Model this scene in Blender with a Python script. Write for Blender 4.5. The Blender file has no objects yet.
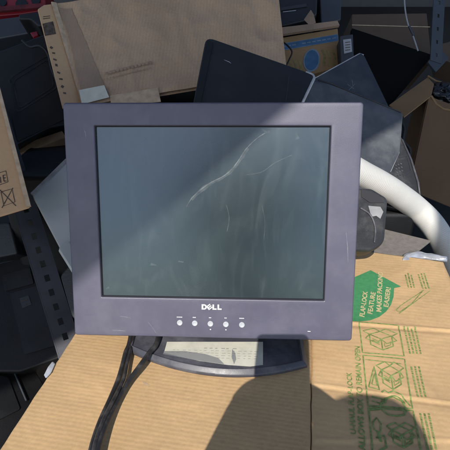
import bpy, bmesh, math, random
from mathutils import Vector as V, Matrix, noise
random.seed(7)
R = math.radians
sc = bpy.context.scene
COL = sc.collection

# ------------------------------------------------------------------ camera frame
F, CX = 441.0, 225.0
PITCH = R(30)
CAM = V((0, 0, .455))
RT, FW, UP = V((1, 0, 0)), V((0, math.cos(PITCH), -math.sin(PITCH))), V((0, math.sin(PITCH), math.cos(PITCH)))
def ray(px, py): return FW + RT * ((px - CX) / F) + UP * ((CX - py) / F)
def P(px, py, Z): return CAM + ray(px, py) * Z              # point at a known distance
def onz(px, py, z=0.0):                                    # point on a level surface
    d = ray(px, py); return CAM + d * ((z - CAM.z) / d.z)
FLOOR = -.75
SUN = ray(298, 342).normalized()                            # travel direction of sunlight

# ------------------------------------------------------------------ materials
def mat(name, col, rough=.6, metal=0., var=.12, scale=12, bump=0., bscale=60, spec=.5, detail=5, dust=0., dustcol=(.35, .33, .3), dscale=8, alpha=None):
    m = bpy.data.materials.new(name); m.use_nodes = True
    nt = m.node_tree; b = nt.nodes['Principled BSDF']; L = nt.links.new
    tc = nt.nodes.new('ShaderNodeTexCoord')
    n = nt.nodes.new('ShaderNodeTexNoise'); n.inputs['Scale'].default_value = scale; n.inputs['Detail'].default_value = detail
    L(tc.outputs['Object'], n.inputs['Vector'])
    cr = nt.nodes.new('ShaderNodeValToRGB'); e = cr.color_ramp.elements
    e[0].position = .3; e[1].position = .7
    e[0].color = tuple(c * (1 - var) for c in col) + (1,); e[1].color = tuple(min(1, c * (1 + var)) for c in col) + (1,)
    L(n.outputs['Fac'], cr.inputs['Fac']); out = cr.outputs['Color']
    if dust:
        n2 = nt.nodes.new('ShaderNodeTexNoise'); n2.inputs['Scale'].default_value = dscale; n2.inputs['Detail'].default_value = 8; n2.inputs['Roughness'].default_value = .7
        L(tc.outputs['Object'], n2.inputs['Vector'])
        mr = nt.nodes.new('ShaderNodeMapRange'); mr.inputs[1].default_value = .48; mr.inputs[2].default_value = .75; mr.inputs[4].default_value = dust
        L(n2.outputs['Fac'], mr.inputs[0])
        mx = nt.nodes.new('ShaderNodeMix'); mx.data_type = 'RGBA'
        L(mr.outputs[0], mx.inputs[0]); L(out, mx.inputs[6]); mx.inputs[7].default_value = tuple(dustcol) + (1,); out = mx.outputs[2]
        mr2 = nt.nodes.new('ShaderNodeMapRange'); mr2.inputs[1].default_value = .4; mr2.inputs[2].default_value = .75
        mr2.inputs[3].default_value = rough; mr2.inputs[4].default_value = min(1, rough + .25); L(n2.outputs['Fac'], mr2.inputs[0]); L(mr2.outputs[0], b.inputs['Roughness'])
    else: b.inputs['Roughness'].default_value = rough
    L(out, b.inputs['Base Color'])
    b.inputs['Metallic'].default_value = metal; b.inputs['Specular IOR Level'].default_value = spec
    if bump:
        n3 = nt.nodes.new('ShaderNodeTexNoise'); n3.inputs['Scale'].default_value = bscale; n3.inputs['Detail'].default_value = 4
        L(tc.outputs['Object'], n3.inputs['Vector'])
        bp = nt.nodes.new('ShaderNodeBump'); bp.inputs['Strength'].default_value = bump; bp.inputs['Distance'].default_value = .002
        L(n3.outputs['Fac'], bp.inputs['Height']); L(bp.outputs['Normal'], b.inputs['Normal'])
    if alpha is not None: b.inputs['Alpha'].default_value = alpha
    return m

def cardboard(name, col, ang=0., period=.0075, ribs=.35, crinkle=.3, var=.1, axis='Y', stripe=.06):
    """kraft board: fibre noise, washboard ribs of the flutes, crinkles"""
    m = bpy.data.materials.new(name); m.use_nodes = True
    nt = m.node_tree; b = nt.nodes['Principled BSDF']; L = nt.links.new; N = nt.nodes.new
    tc = N('ShaderNodeTexCoord'); mp = N('ShaderNodeMapping'); mp.inputs['Rotation'].default_value = (0, 0, ang)
    L(tc.outputs['Object'], mp.inputs['Vector'])
    wv = N('ShaderNodeTexWave'); wv.bands_direction = axis; wv.inputs['Scale'].default_value = 2 * math.pi / period / 20
    wv.inputs['Distortion'].default_value = .9; wv.inputs['Detail'].default_value = 2; wv.inputs['Detail Scale'].default_value = .6
    L(mp.outputs[0], wv.inputs['Vector'])
    n1 = N('ShaderNodeTexNoise'); n1.inputs['Scale'].default_value = 9; n1.inputs['Detail'].default_value = 6; L(tc.outputs['Object'], n1.inputs['Vector'])
    n2 = N('ShaderNodeTexNoise'); n2.inputs['Scale'].default_value = 260; n2.inputs['Detail'].default_value = 3; n2.inputs['Roughness'].default_value = .7
    mp2 = N('ShaderNodeMapping'); mp2.inputs['Rotation'].default_value = (0, 0, ang); mp2.inputs['Scale'].default_value = (.75, 1, 1) if axis == 'Y' else (1, .75, 1)
    L(tc.outputs['Object'], mp2.inputs['Vector']); L(mp2.outputs[0], n2.inputs['Vector'])
    vo = N('ShaderNodeTexNoise'); vo.inputs['Scale'].default_value = 7; vo.inputs['Detail'].default_value = 2; vo.inputs['Distortion'].default_value = 2.2; L(tc.outputs['Object'], vo.inputs['Vector'])
    def math_(op, a, bb):
        q = N('ShaderNodeMath'); q.operation = op
        for i, x in enumerate((a, bb)):
            if isinstance(x, (int, float)): q.inputs[i].default_value = x
            else: L(x, q.inputs[i])
        return q.outputs[0]
    s = math_('ADD', math_('MULTIPLY', n1.outputs['Fac'], var * 3.2), math_('MULTIPLY', n2.outputs['Fac'], var * 2.4))
    s = math_('ADD', s, math_('MULTIPLY', wv.outputs['Fac'], stripe))
    s = math_('ADD', s, 1 - var * 2.8 - stripe / 2)
    st = N('ShaderNodeTexNoise'); st.inputs['Scale'].default_value = 22; st.inputs['Detail'].default_value = 9; st.inputs['Roughness'].default_value = .75; L(tc.outputs['Object'], st.inputs['Vector'])
    sr = N('ShaderNodeMapRange'); sr.inputs[1].default_value = .60; sr.inputs[2].default_value = .72; sr.inputs[3].default_value = 1; sr.inputs[4].default_value = .88; L(st.outputs['Fac'], sr.inputs[0])
    s = math_('MULTIPLY', s, sr.outputs[0])
    vm = N('ShaderNodeVectorMath'); vm.operation = 'SCALE'; vm.inputs[0].default_value = col; L(s, vm.inputs['Scale'])
    L(vm.outputs[0], b.inputs['Base Color'])
    b.inputs['Roughness'].default_value = .82; b.inputs['Specular IOR Level'].default_value = .25
    h = math_('ADD', math_('MULTIPLY', wv.outputs['Fac'], ribs), math_('MULTIPLY', vo.outputs['Fac'], crinkle * 6))
    h = math_('ADD', h, math_('MULTIPLY', n2.outputs['Fac'], .12))
    bp = N('ShaderNodeBump'); bp.inputs['Strength'].default_value = .8; bp.inputs['Distance'].default_value = .0012
    L(h, bp.inputs['Height']); L(bp.outputs['Normal'], b.inputs['Normal'])
    return m

YAW = R(-9.8)                                                # the big carton is turned by this
M = {}
M['kraft'] = cardboard('kraft board', (.53, .35, .18), -YAW, .0054, .11, .7, .16, stripe=.035)
M['kraft2'] = cardboard('printed kraft board', (.58, .385, .20), -YAW, .0074, .09, .8, .14, stripe=.03)
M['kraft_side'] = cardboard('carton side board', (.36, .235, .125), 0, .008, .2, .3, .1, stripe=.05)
M['kraft_old'] = cardboard('old carton board', (.44, .30, .195), R(5), .0065, .14, .9, .2, 'X', stripe=.07)
M['kraft_edge'] = mat('torn board edge', (.50, .37, .25), .85, var=.2, scale=80)
M['kraft_grey'] = cardboard('worn grey board', (.31, .22, .155), R(5), .006, .1, .7, .15, 'X', stripe=.04)
M['kraft_left'] = cardboard('shipping carton board', (.54, .35, .20), R(-14), .006, .04, .35, .08, 'Y', stripe=.008)
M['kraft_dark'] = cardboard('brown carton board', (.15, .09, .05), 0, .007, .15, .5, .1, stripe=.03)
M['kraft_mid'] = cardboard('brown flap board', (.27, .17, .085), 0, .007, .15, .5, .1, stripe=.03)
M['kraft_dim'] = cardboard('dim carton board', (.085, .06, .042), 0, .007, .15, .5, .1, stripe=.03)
M['green'] = mat('green print', (.07, .275, .115), .8, var=.12, scale=160, spec=.2)
M['green_line'] = mat('green line print', (.22, .30, .10), .8, var=.4, scale=220, spec=.2)
M['kraft_ink'] = mat('unprinted lettering', (.60, .50, .27), .8, var=.15, scale=90, spec=.2)
M['ink'] = mat('faded black ink', (.10, .075, .06), .85, var=.5, scale=200, spec=.2)
M['ink_faint'] = mat('very faded ink', (.34, .235, .16), .85, var=.2, scale=200, spec=.2)
M['bezel'] = mat('lavender grey plastic', (.086, .083, .128), .40, var=.08, scale=25, bump=.06, bscale=900, spec=.8, dust=.35, dustcol=(.16, .155, .20), dscale=18)
M['bezel_dark'] = mat('dark grey plastic', (.028, .029, .033), .38, var=.1, bump=.1, bscale=500, dust=.6, dustcol=(.10, .10, .10), dscale=22)
M['base'] = mat('slate grey plastic', (.062, .062, .078), .33, var=.08, bump=.03, bscale=700, dust=.5, dustcol=(.27, .27, .28), dscale=16)
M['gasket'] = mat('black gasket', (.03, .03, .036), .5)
M['white_mark'] = mat('white marking', (.75, .75, .78), .5, var=.03)
M['button'] = mat('pearl white button', (.50, .52, .55), .3, var=.05)
M['paper'] = mat('aged label paper', (.62, .60, .50), .55, var=.08, scale=60, dust=.35, dustcol=(.3, .3, .27), dscale=40)
M['paper_ink'] = mat('label print', (.30, .30, .27), .8)
M['film'] = mat('peeling film', (.26, .27, .29), .25, alpha=.36, var=.1)
M['smear'] = mat('dried smear', (.60, .64, .62), .9, alpha=.12, var=.5, scale=120)
M['smear2'] = mat('faint smear', (.5, .55, .55), .9, alpha=.045, var=.5, scale=120)
M['black'] = mat('black plastic', (.006, .0065, .008), .5, var=.2, bump=.15, bscale=400, dust=.2, dustcol=(.018, .018, .02))
M['black2'] = mat('charcoal plastic', (.0125, .0135, .0155), .42, var=.15, bump=.15, bscale=400, dust=.3, dustcol=(.035, .037, .042))
M['tower'] = mat('dark blue grey casing', (.013, .0145, .018), .5, var=.1, bump=.1, bscale=300, dust=.4, dustcol=(.028, .029, .032))
M['void'] = mat('black board', (.004, .004, .004), .9, spec=.1)
M['navy'] = mat('dusty slate lid', (.020, .022, .028), .3, var=.15, scale=8, dust=.45, dustcol=(.12, .125, .14), dscale=11)
M['navy2'] = mat('slate blue lid', (.058, .063, .076), .42, var=.12, scale=7, dust=.6, dustcol=(.19, .20, .21), dscale=9)
M['rim'] = mat('pale worn rim', (.42, .42, .43), .35, metal=.3, var=.2, scale=60)
M['silver'] = mat('silver lid', (.50, .54, .55), .38, metal=.0, var=.1, dust=.3, dustcol=(.5, .52, .52))
M['silver_dark'] = mat('blue grey sheet metal', (.05, .056, .068), .5, metal=.2, var=.1)
M['steel'] = mat('galvanised shelf steel', (.050, .054, .070), .42, metal=.2, var=.18, scale=30, dust=.4, dustcol=(.07, .07, .075))
M['steel_dark'] = mat('dark shelf steel', (.022, .025, .034), .5, var=.2, scale=20)
M['red'] = mat('red plastic', (.20, .010, .016), .4, var=.25)
M['red_dark'] = mat('dark red cloth', (.10, .01, .014), .8, var=.4, scale=40, bump=.5, bscale=60)
M['hose'] = mat('white hose plastic', (.62, .61, .58), .5, var=.05, dust=.3, dustcol=(.45, .43, .40), dscale=20)
M['hose_grey'] = mat('grey hose plastic', (.085, .085, .092), .5, var=.1)
M['felt'] = mat('grey chipboard', (.21, .19, .175), .9, var=.14, scale=90, bump=.35, bscale=260, spec=.2)
M['foil'] = mat('crinkled clear plastic', (.55, .57, .62), .18, metal=.35, var=.35, scale=40, bump=1, bscale=60)
M['bag'] = mat('black plastic bag', (.010, .010, .013), .16, var=.3, bump=.9, bscale=50)
M['blue'] = mat('blue print', (.04, .11, .21), .7, var=.2, scale=40)
M['blue_pale'] = mat('pale blue print', (.16, .22, .27), .7, var=.2, scale=40)
M['yellow'] = mat('yellow print', (.20, .16, .05), .75, var=.35, scale=60)
M['cable'] = mat('black cable jacket', (.022, .021, .022), .36, var=.2, scale=60, dust=.55, dustcol=(.13, .12, .11), dscale=60)
M['wire'] = mat('pale wire', (.32, .33, .36), .5)
M['concrete'] = mat('concrete floor', (.13, .125, .12), .85, var=.2, scale=3, bump=.4, bscale=40)
M['wall'] = mat('dark panel wall', (.022, .024, .03), .8, var=.25, scale=3)
M['wood'] = mat('grey pallet wood', (.24, .18, .12), .8, var=.25, scale=30, bump=.4, bscale=90)
M['canopy'] = mat('canopy sheet', (.25, .25, .27), .8, var=.1)
M['skin'] = mat('skin', (.45, .27, .19), .5, var=.06)
M['hair'] = mat('dark hair', (.02, .014, .01), .6, var=.3, scale=90)
M['shirt'] = mat('charcoal cotton shirt', (.035, .038, .045), .9, var=.12, scale=200)
M['jeans'] = mat('blue denim', (.05, .075, .13), .9, var=.2, scale=200)
M['phone'] = mat('black phone glass', (.01, .01, .012), .15)
M['chiptan'] = mat('wood strip', (.22, .145, .085), .75, var=.2, scale=40)
M['olive'] = mat('olive grey cloth', (.045, .045, .038), .9, var=.2, scale=60)

# screen: matte grey-green LCD with haze of dirt
def screen_mat():
    m = bpy.data.materials.new('matte lcd panel'); m.use_nodes = True
    nt = m.node_tree; b = nt.nodes['Principled BSDF']; L = nt.links.new; N = nt.nodes.new
    tc = N('ShaderNodeTexCoord')
    n = N('ShaderNodeTexNoise'); n.inputs['Scale'].default_value = 9; n.inputs['Detail'].default_value = 7; n.inputs['Distortion'].default_value = 1.4
    L(tc.outputs['Object'], n.inputs['Vector'])
    cr = N('ShaderNodeValToRGB'); e = cr.color_ramp.elements; e[0].position = .35; e[1].position = .75
    e[0].color = (.010, .018, .019, 1); e[1].color = (.019, .030, .028, 1)
    L(n.outputs['Fac'], cr.inputs[0])
    mp = N('ShaderNodeMapping'); mp.inputs['Scale'].default_value = (26, 26, 7); L(tc.outputs['Object'], mp.inputs['Vector'])
    ns = N('ShaderNodeTexNoise'); ns.inputs['Scale'].default_value = 1; ns.inputs['Detail'].default_value = 5; ns.inputs['Distortion'].default_value = 2.6; L(mp.outputs[0], ns.inputs['Vector'])
    rs = N('ShaderNodeMapRange'); rs.inputs[1].default_value = .50; rs.inputs[2].default_value = .78; rs.inputs[4].default_value = .30; L(ns.outputs['Fac'], rs.inputs[0])
    mx = N('ShaderNodeMix'); mx.data_type = 'RGBA'; L(rs.outputs[0], mx.inputs[0]); L(cr.outputs[0], mx.inputs[6]); mx.inputs[7].default_value = (.09, .11, .105, 1)
    L(mx.outputs[2], b.inputs['Base Color'])
    mr = N('ShaderNodeMapRange'); mr.inputs[3].default_value = .24; mr.inputs[4].default_value = .31; L(n.outputs['Fac'], mr.inputs[0]); L(mr.outputs[0], b.inputs['Roughness'])
    n2 = N('ShaderNodeTexNoise'); n2.inputs['Scale'].default_value = 1500; L(tc.outputs['Object'], n2.inputs['Vector'])
    bp = N('ShaderNodeBump'); bp.inputs['Strength'].default_value = .12; bp.inputs['Distance'].default_value = .0003
    L(n2.outputs['Fac'], bp.inputs['Height']); L(bp.outputs[0], b.inputs['Normal'])
    b.inputs['Specular IOR Level'].default_value = 1.0; b.inputs['IOR'].default_value = 1.6; b.inputs['Specular Tint'].default_value = (.72, .87, 1, 1)
    return m
M['screen'] = screen_mat()

# ------------------------------------------------------------------ object helpers
WM = {}
def thing(name, label, cat, loc, group=None, mtx=None, kind=None):
    o = bpy.data.objects.new(name, None); COL.objects.link(o); o.empty_display_size = .05
    m = mtx if mtx is not None else Matrix.Translation(V(loc))
    o.matrix_world = m; WM[o.name] = m
    o['label'] = label; o['category'] = cat
    if group: o['group'] = group
    return o
def obj(name, verts, faces, m, parent=None, smooth=False, bevel=0, bseg=2, label=None, weld=False):
    me = bpy.data.meshes.new(name)
    pm = WM[parent.name] if parent else Matrix.Translation(V(verts[0]) if verts else V((0, 0, 0)))
    inv = pm.inverted()
    me.from_pydata([inv @ V(v) for v in verts], [], faces); me.validate()
    bm = bmesh.new(); bm.from_mesh(me)
    if weld: bmesh.ops.remove_doubles(bm, verts=bm.verts, dist=1e-6)
    if len(bm.faces): bmesh.ops.recalc_face_normals(bm, faces=bm.faces)
    bm.to_mesh(me); bm.free()
    if smooth:
        for p in me.polygons: p.use_smooth = True
    me.materials.append(m)
    o = bpy.data.objects.new(name, me); COL.objects.link(o)
    if parent: o.parent = parent
    else: o.matrix_world = pm
    WM[o.name] = pm
    if bevel:
        bv = o.modifiers.new('b', 'BEVEL'); bv.width = bevel; bv.segments = bseg; bv.limit_method = 'ANGLE'; bv.angle_limit = R(35)
        if smooth is False and bseg > 1:
            for p in me.polygons: p.use_smooth = True
            wn = o.modifiers.new('w', 'WEIGHTED_NORMAL'); wn.keep_sharp = False
    if label: o['label'] = label
    return o
def tag(o, label, cat, group=None):
    o['label'] = label; o['category'] = cat
    if group: o['group'] = group
    return o
class MB:
    def __init__(s): s.v = []; s.f = []
    def add(s, v, f):
        k = len(s.v); s.v += [V(x) for x in v]; s.f += [tuple(i + k for i in q) for q in f]; return s
    def prism(s, poly, ext):                                  # poly: world points, ext: extrusion vector
        n = len(poly); a = [V(p) for p in poly]
        return s.add(a + [p + ext for p in a], [tuple(range(n)), tuple(range(2 * n - 1, n - 1, -1))] + [(i, (i + 1) % n, n + (i + 1) % n, n + i) for i in range(n)])
    def box(s, lo, hi, mtx=None):
        x0, y0, z0 = lo; x1, y1, z1 = hi
        v = [V(p) for p in ((x0, y0, z0), (x1, y0, z0), (x1, y1, z0), (x0, y1, z0), (x0, y0, z1), (x1, y0, z1), (x1, y1, z1), (x0, y1, z1))]
        if mtx is not None: v = [mtx @ p for p in v]
        return s.add(v, [(0, 3, 2, 1), (4, 5, 6, 7), (0, 1, 5, 4), (1, 2, 6, 5), (2, 3, 7, 6), (3, 0, 4, 7)])
    def ribbon(s, pts, w, nrm, t=.0004, lift=.0003):          # thin strip on a surface
        pts = [V(p) for p in pts]; nrm = V(nrm).normalized()
        ws = w if isinstance(w, (list, tuple)) else [w] * len(pts)
        a = []; b = []
        for i, p in enumerate(pts):
            d = (pts[min(i + 1, len(pts) - 1)] - pts[max(i - 1, 0)]).normalized()
            q = nrm.cross(d).normalized() * ws[i] / 2
            a.append(p + q); b.append(p - q)
        n = len(pts); top = [x + nrm * (lift + t) for x in a + b]; bot = [x + nrm * lift for x in a + b]
        f = []
        for i in range(n - 1):
            f += [(i, i + 1, n + i + 1, n + i), (2 * n + n + i, 2 * n + n + i + 1, 2 * n + i + 1, 2 * n + i), (i, 2 * n + i, 2 * n + i + 1, i + 1), (n + i, n + i + 1, 3 * n + i + 1, 3 * n + i)]
        f += [(0, n, 3 * n, 2 * n), (n - 1, 3 * n - 1, 4 * n - 1, 2 * n - 1)]
        return s.add(top + bot, f)
    def tube(s, pts, r, seg=10, rf=None):
        pts = [V(p) for p in pts]; n = len(pts)
        prev = None; vs = []
        for i, p in enumerate(pts):
            d = (pts[min(i + 1, n - 1)] - pts[max(i - 1, 0)]).normalized()
            if prev is None: u = d.orthogonal().normalized()
            else: u = (prev - d * prev.dot(d)).normalized()
            prev = u; w = d.cross(u); rr = rf(i) if rf else r
            vs += [p + (u * math.cos(2 * math.pi * k / seg) + w * math.sin(2 * math.pi * k / seg)) * rr for k in range(seg)]
        f = [(i * seg + k, i * seg + (k + 1) % seg, (i + 1) * seg + (k + 1) % seg, (i + 1) * seg + k) for i in range(n - 1) for k in range(seg)]
        f += [tuple(range(seg))[::-1], tuple(range((n - 1) * seg, n * seg))]
        return s.add(vs, f)
    def make(s, name, m, parent=None, **k): return obj(name, s.v, s.f, m, parent, **k)
def spline(pts, step=.004):
    pts = [V(p) for p in pts]; out = []
    for i in range(len(pts) - 1):
        p0 = pts[max(i - 1, 0)]; p1 = pts[i]; p2 = pts[i + 1]; p3 = pts[min(i + 2, len(pts) - 1)]
        n = max(2, int((p2 - p1).length / step))
        for k in range(n):
            t = k / n
            out.append(.5 * ((2 * p1) + (p2 - p0) * t + (2 * p0 - 5 * p1 + 4 * p2 - p3) * t * t + (3 * p1 - p0 - 3 * p2 + p3) * t ** 3))
    return out + [pts[-1]]
def fillet(poly, rad):                                        # round the corners of a planar polygon
    poly = [V(p) for p in poly]; n = len(poly); out = []
    rs = rad if isinstance(rad, (list, tuple)) else [rad] * n
    for i in range(n):
        p = poly[i]; r = rs[i]
        if r <= 0: out.append(p); continue
        a = (poly[i - 1] - p).normalized(); b = (poly[(i + 1) % n] - p).normalized()
        for k in range(7):
            t = k / 6; out.append((p + a * r) * (1 - t) ** 2 + p * 2 * t * (1 - t) + (p + b * r) * t * t)
    return out
class Plane:                                                  # plane through three pictured points at known distances
    def __init__(s, a, b, c):
        s.o = P(*a); s.n = (P(*b) - s.o).cross(P(*c) - s.o).normalized()
        if s.n.dot(FW) > 0: s.n = -s.n
    def __call__(s, px, py, off=0.):
        d = ray(px, py); t = (s.o - CAM).dot(s.n) / d.dot(s.n); return CAM + d * t + s.n * off
def slab(name, pl, poly, th, m, parent, rad=0, bevel=.0015, vp=None, **k):
    pts = fillet([pl(*p) for p in poly], rad)
    return MB().prism(pts, ray(*vp).normalized() * th if vp else -pl.n * th).make(name, m, parent, bevel=bevel, **k)
def panel(name, pl, poly, off, m, parent, th=.0004, rad=0, **k):  # thin thing lying on that plane
    return MB().prism(fillet([pl(x, y, off + th) for x, y in poly], rad), -pl.n * th).make(name, m, parent, **k)
_f = {}
def glyphs(txt, bold=.0):                                     # text as filled flat mesh in unit frame
    cu = bpy.data.curves.new('t', 'FONT'); cu.body = txt; cu.size = 1; cu.offset = bold; cu.resolution_u = 3
    o = bpy.data.objects.new('t', cu); COL.objects.link(o)
    dg = bpy.context.evaluated_depsgraph_get(); me = bpy.data.meshes.new_from_object(o.evaluated_get(dg))
    v = [q.co.copy() for q in me.vertices]; f = [tuple(p.vertices) for p in me.polygons]
    bpy.data.objects.remove(o); bpy.data.curves.remove(cu); bpy.data.meshes.remove(me)
    return v, f
def text_on(mb, txt, a, b, h, nrm, lift=.0006, bold=.015, hf=None):    # baseline from a to b, cap height h
    v, f = glyphs(txt, bold); a = V(a); b = V(b); nrm = V(nrm)
    x0 = min(q.x for q in v); x1 = max(q.x for q in v); y1 = max(q.y for q in v)
    ux = (b - a).normalized(); uy = nrm.cross(ux).normalized(); sx = (b - a).length / (x1 - x0); sy = h / y1
    ps = [a + ux * (q.x - x0) * sx + uy * q.y * sy for q in v]
    if hf: ps = [V((p.x, p.y, hf(p))) for p in ps]
    mb.add([p + nrm * lift for p in ps], f)

# ------------------------------------------------------------------ world, sun, camera
w = bpy.data.worlds.new('World'); sc.world = w; w.use_nodes = True
nt = w.node_tree; bg = nt.nodes['Background']; sky = nt.nodes.new('ShaderNodeTexSky'); sky.sky_type = 'NISHITA'; sky.sun_disc = False
elev = math.asin(-SUN.z); sky.sun_elevation = elev
to = -SUN; sky.sun_rotation = math.atan2(to.x, to.y)
nt.links.new(sky.outputs[0], bg.inputs[0]); bg.inputs[1].default_value = .14; sky.ozone_density = 1.8; sky.dust_density = 1.0
sd = bpy.data.lights.new('sun', 'SUN'); sd.energy = 3.3; sd.angle = R(.3); sd.color = (1, .95, .87)
so = bpy.data.objects.new('sun', sd); COL.objects.link(so); so.rotation_euler = SUN.to_track_quat('-Z', 'Y').to_euler(); so.location = (-1, -3, 4)
cd = bpy.data.cameras.new('camera'); cd.sensor_width = 36; cd.lens = F / 450 * 36; cd.clip_start = .01; cd.clip_end = 500
co = bpy.data.objects.new('camera', cd); COL.objects.link(co); co.location = CAM; co.rotation_euler = (R(90) - PITCH, 0, 0); sc.camera = co
cd.dof.use_dof = False
sc.view_settings.view_transform = 'Standard'; sc.view_settings.look = 'None'; sc.view_settings.exposure = 0.38

# ------------------------------------------------------------------ monitor (pose solved from its four corners)
MQ = (-.0185, .4389, .0252, -.36692, -.04909, -.01434); MW, MH = .375, .3087
MM = Matrix.Translation(V(MQ[:3])) @ Matrix.Rotation(MQ[4], 4, 'Z') @ Matrix.Rotation(MQ[3], 4, 'X') @ Matrix.Rotation(MQ[5], 4, 'Y')
mon = thing('computer_monitor', 'old grey computer monitor standing on the cardboard box with its screen off', 'monitor', None, mtx=MM)
def face_px(px, py):
    n = MM.to_3x3() @ V((0, 1, 0)); d = ray(px, py); t = (MM.translation - CAM).dot(n) / d.dot(n); return CAM + d * t
def rrect(x0, x1, z0, z1, y, r, k=6):
    out = []
    for cx, cz, a in ((x1 - r, z1 - r, 0), (x0 + r, z1 - r, 90), (x0 + r, z0 + r, 180), (x1 - r, z0 + r, 270)):
        for i in range(k + 1):
            t = R(a + 90 * i / k); out.append(MM @ V((cx + r * math.cos(t), y, cz + r * math.sin(t))))
    return out
def bridge(mb, loops, cap0=False, cap1=False):
    n = len(loops[0]); v = [p for l in loops for p in l]
    f = [(i * n + k, i * n + (k + 1) % n, (i + 1) * n + (k + 1) % n, (i + 1) * n + k) for i in range(len(loops) - 1) for k in range(n)]
    if cap0: f.append(tuple(range(n)))
    if cap1: f.append(tuple(range((len(loops) - 1) * n, len(loops) * n)))
    return mb.add(v, f)
hw = MW / 2; SX0, SX1, SZ0, SZ1 = -.1475, .1487, .0556, .2797
o_ = lambda i, y, r=.0042: rrect(-hw + i, hw - i, i, MH - i, y, max(.0006, r - i * .8))
n_ = lambda i, y: rrect(SX0 - i, SX1 + i, SZ0 - i, SZ1 + i, y, .0008 + max(i, 0) * .5)
bz = bridge(MB(), [o_(0, .024), o_(0, .0022), o_(.0004, .0012), o_(.0010, .0004), o_(.0020, 0), o_(.006, 0), n_(.006, 0), n_(.0022, 0), n_(.0010, .0004), n_(.0005, .0012), n_(.0004, .007)], cap0=False)
bezel = bz.make('bezel', M['bezel'], mon, smooth=True)
bezel.modifiers.new('w', 'WEIGHTED_NORMAL').weight = 100
bridge(MB(), [n_(.0004, .0012), n_(-.0002, .0018), n_(-.0009, .0046), n_(-.0009, .0065)]).make('screen_gasket', M['gasket'], mon)
scr = MB().box((SX0 + .0002, .0046, SZ0 + .0002), (SX1 - .0002, .008, SZ1 - .0002), MM).make('screen', M['screen'], mon)
NF = (MM.to_3x3() @ V((0, -1, 0))).normalized()
# dried smears on the glass
sm = MB()
def lp(px, py, off=.0): return face_px(px, py) - NF * (.0046 - off)
def streak(mb, pts, w):
    s_ = spline([lp(*p) for p in pts], .002)
    mb.ribbon(s_, [w * (.45 + .9 * abs(noise.noise(q * 90))) for q in s_], NF, .0001, .0002)
streak(sm, [(186, 207), (191, 199), (199, 191), (210, 183), (222, 177), (231, 170), (238, 161), (246, 149), (256, 139), (265, 133)], .0014)
sm.make('smear', M['smear'], scr)
for pts, w_ in (([(191, 200), (199, 192), (210, 184), (222, 178), (232, 170), (240, 160), (248, 148)], .006), ([(296, 132), (298, 139)], .005), ([(246, 175), (262, 172), (275, 163), (292, 155)], .0012), ([(226, 205), (229, 218), (227, 232)], .0012), ([(262, 205), (265, 222), (264, 240)], .001), ([(262, 128), (266, 132), (270, 131)], .004), ([(150, 265), (156, 266)], .003), ([(178, 262), (183, 263)], .003), ([(105, 290), (108, 288)], .004), ([(113, 297), (150, 298)], .0018)):
    sm = MB(); streak(sm, pts, w_); sm.make('smear', M['smear2'], scr)
# buttons with their little marks
for i, bx in enumerate((-.0424, -.0221, -.0011, .0197, .0411)):
    bl = []
    c = V((bx, 0, .0212 - i * .0003))
    for rr, yy in ((.0039, .0003), (.0039, -.0006), (.0036, -.0014), (.0031, -.0016), (.0024, -.0011), (.0006, -.0009)):
        bl.append([MM @ (c + V((rr * math.cos(a * math.pi / 12), yy, rr * math.sin(a * math.pi / 12)))) for a in range(24)])
    bridge(MB(), bl, cap1=True).make('button', M['button'], mon, smooth=True)
mk = MB()
def fl(x, z): return MM @ V((x, 0, z))
for i, bx in enumerate((-.0424, -.0221, -.0011, .0197, .0411)):
    wd = (.008, .0055, .004, .004, .007)[i]
    for k in range(int(wd / .0011)):
        x = bx - wd / 2 + k * .0011; mk.ribbon([fl(x, .0290), fl(x + .0007, .0290)], .0013, NF, .0001, .0001)
mk.make('button_marking', M['white_mark'], mon); mk = MB()
for bx in (-.0011, .0197): MB().ribbon([fl(bx, .0118), fl(bx, .0132)], .0016, NF, .0001, .0001).make('button_marking', M['white_mark'], mon)
mk.ribbon([fl(.1285, .0128), fl(.1325, .0126)], .0008, NF, .0001, .0001)
mk.make('button_marking', M['white_mark'], mon)
# DELL letters: heavy strokes, slanted E
lg = MB()
lx, lz, lh = -.0128, .0404, .0072
def quad(pts): lg.prism([fl(lx + a, lz + b) + NF * .0005 for a, b in pts], -NF * .0004)
t_ = .0021
quad([(0, 0), (t_, 0), (t_, lh), (0, lh)])
arc = [(t_ + .0028 + 0 * 1, 0)]
out = [(t_, lh), (.0042, lh), (.0062, lh * .85), (.0070, lh * .5), (.0062, lh * .15), (.0042, 0), (t_, 0)]
inn = [(t_, lh - .0017), (.0038, lh - .0017), (.0047, lh * .68), (.0050, lh * .5), (.0047, lh * .32), (.0038, .0017), (t_, .0017)]
for k in range(6): quad([out[k], out[k + 1], inn[k + 1], inn[k]])
ex = .0102; an = R(38)                                         # E turned anticlockwise
def er(x, z): return (ex + x * math.cos(an) - z * math.sin(an), lh / 2 + x * math.sin(an) + z * math.cos(an))
e_ = .0062
quad([er(-.003, -e_ / 2), er(-.0013, -e_ / 2), er(-.0013, e_ / 2), er(-.003, e_ / 2)])
for z in (-e_ / 2, -.0007, e_ / 2 - .0014): quad([er(-.0013, z), er(.0033, z), er(.0033, z + .0014), er(-.0013, z + .0014)])
for x in (.0145, .0212):
    quad([(x, 0), (x + t_, 0), (x + t_, lh), (x, lh)]); quad([(x + t_, 0), (x + .0055, 0), (x + .0055, .0018), (x + t_, .0018)])
lg.make('maker_logo', M['white_mark'], mon)
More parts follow.
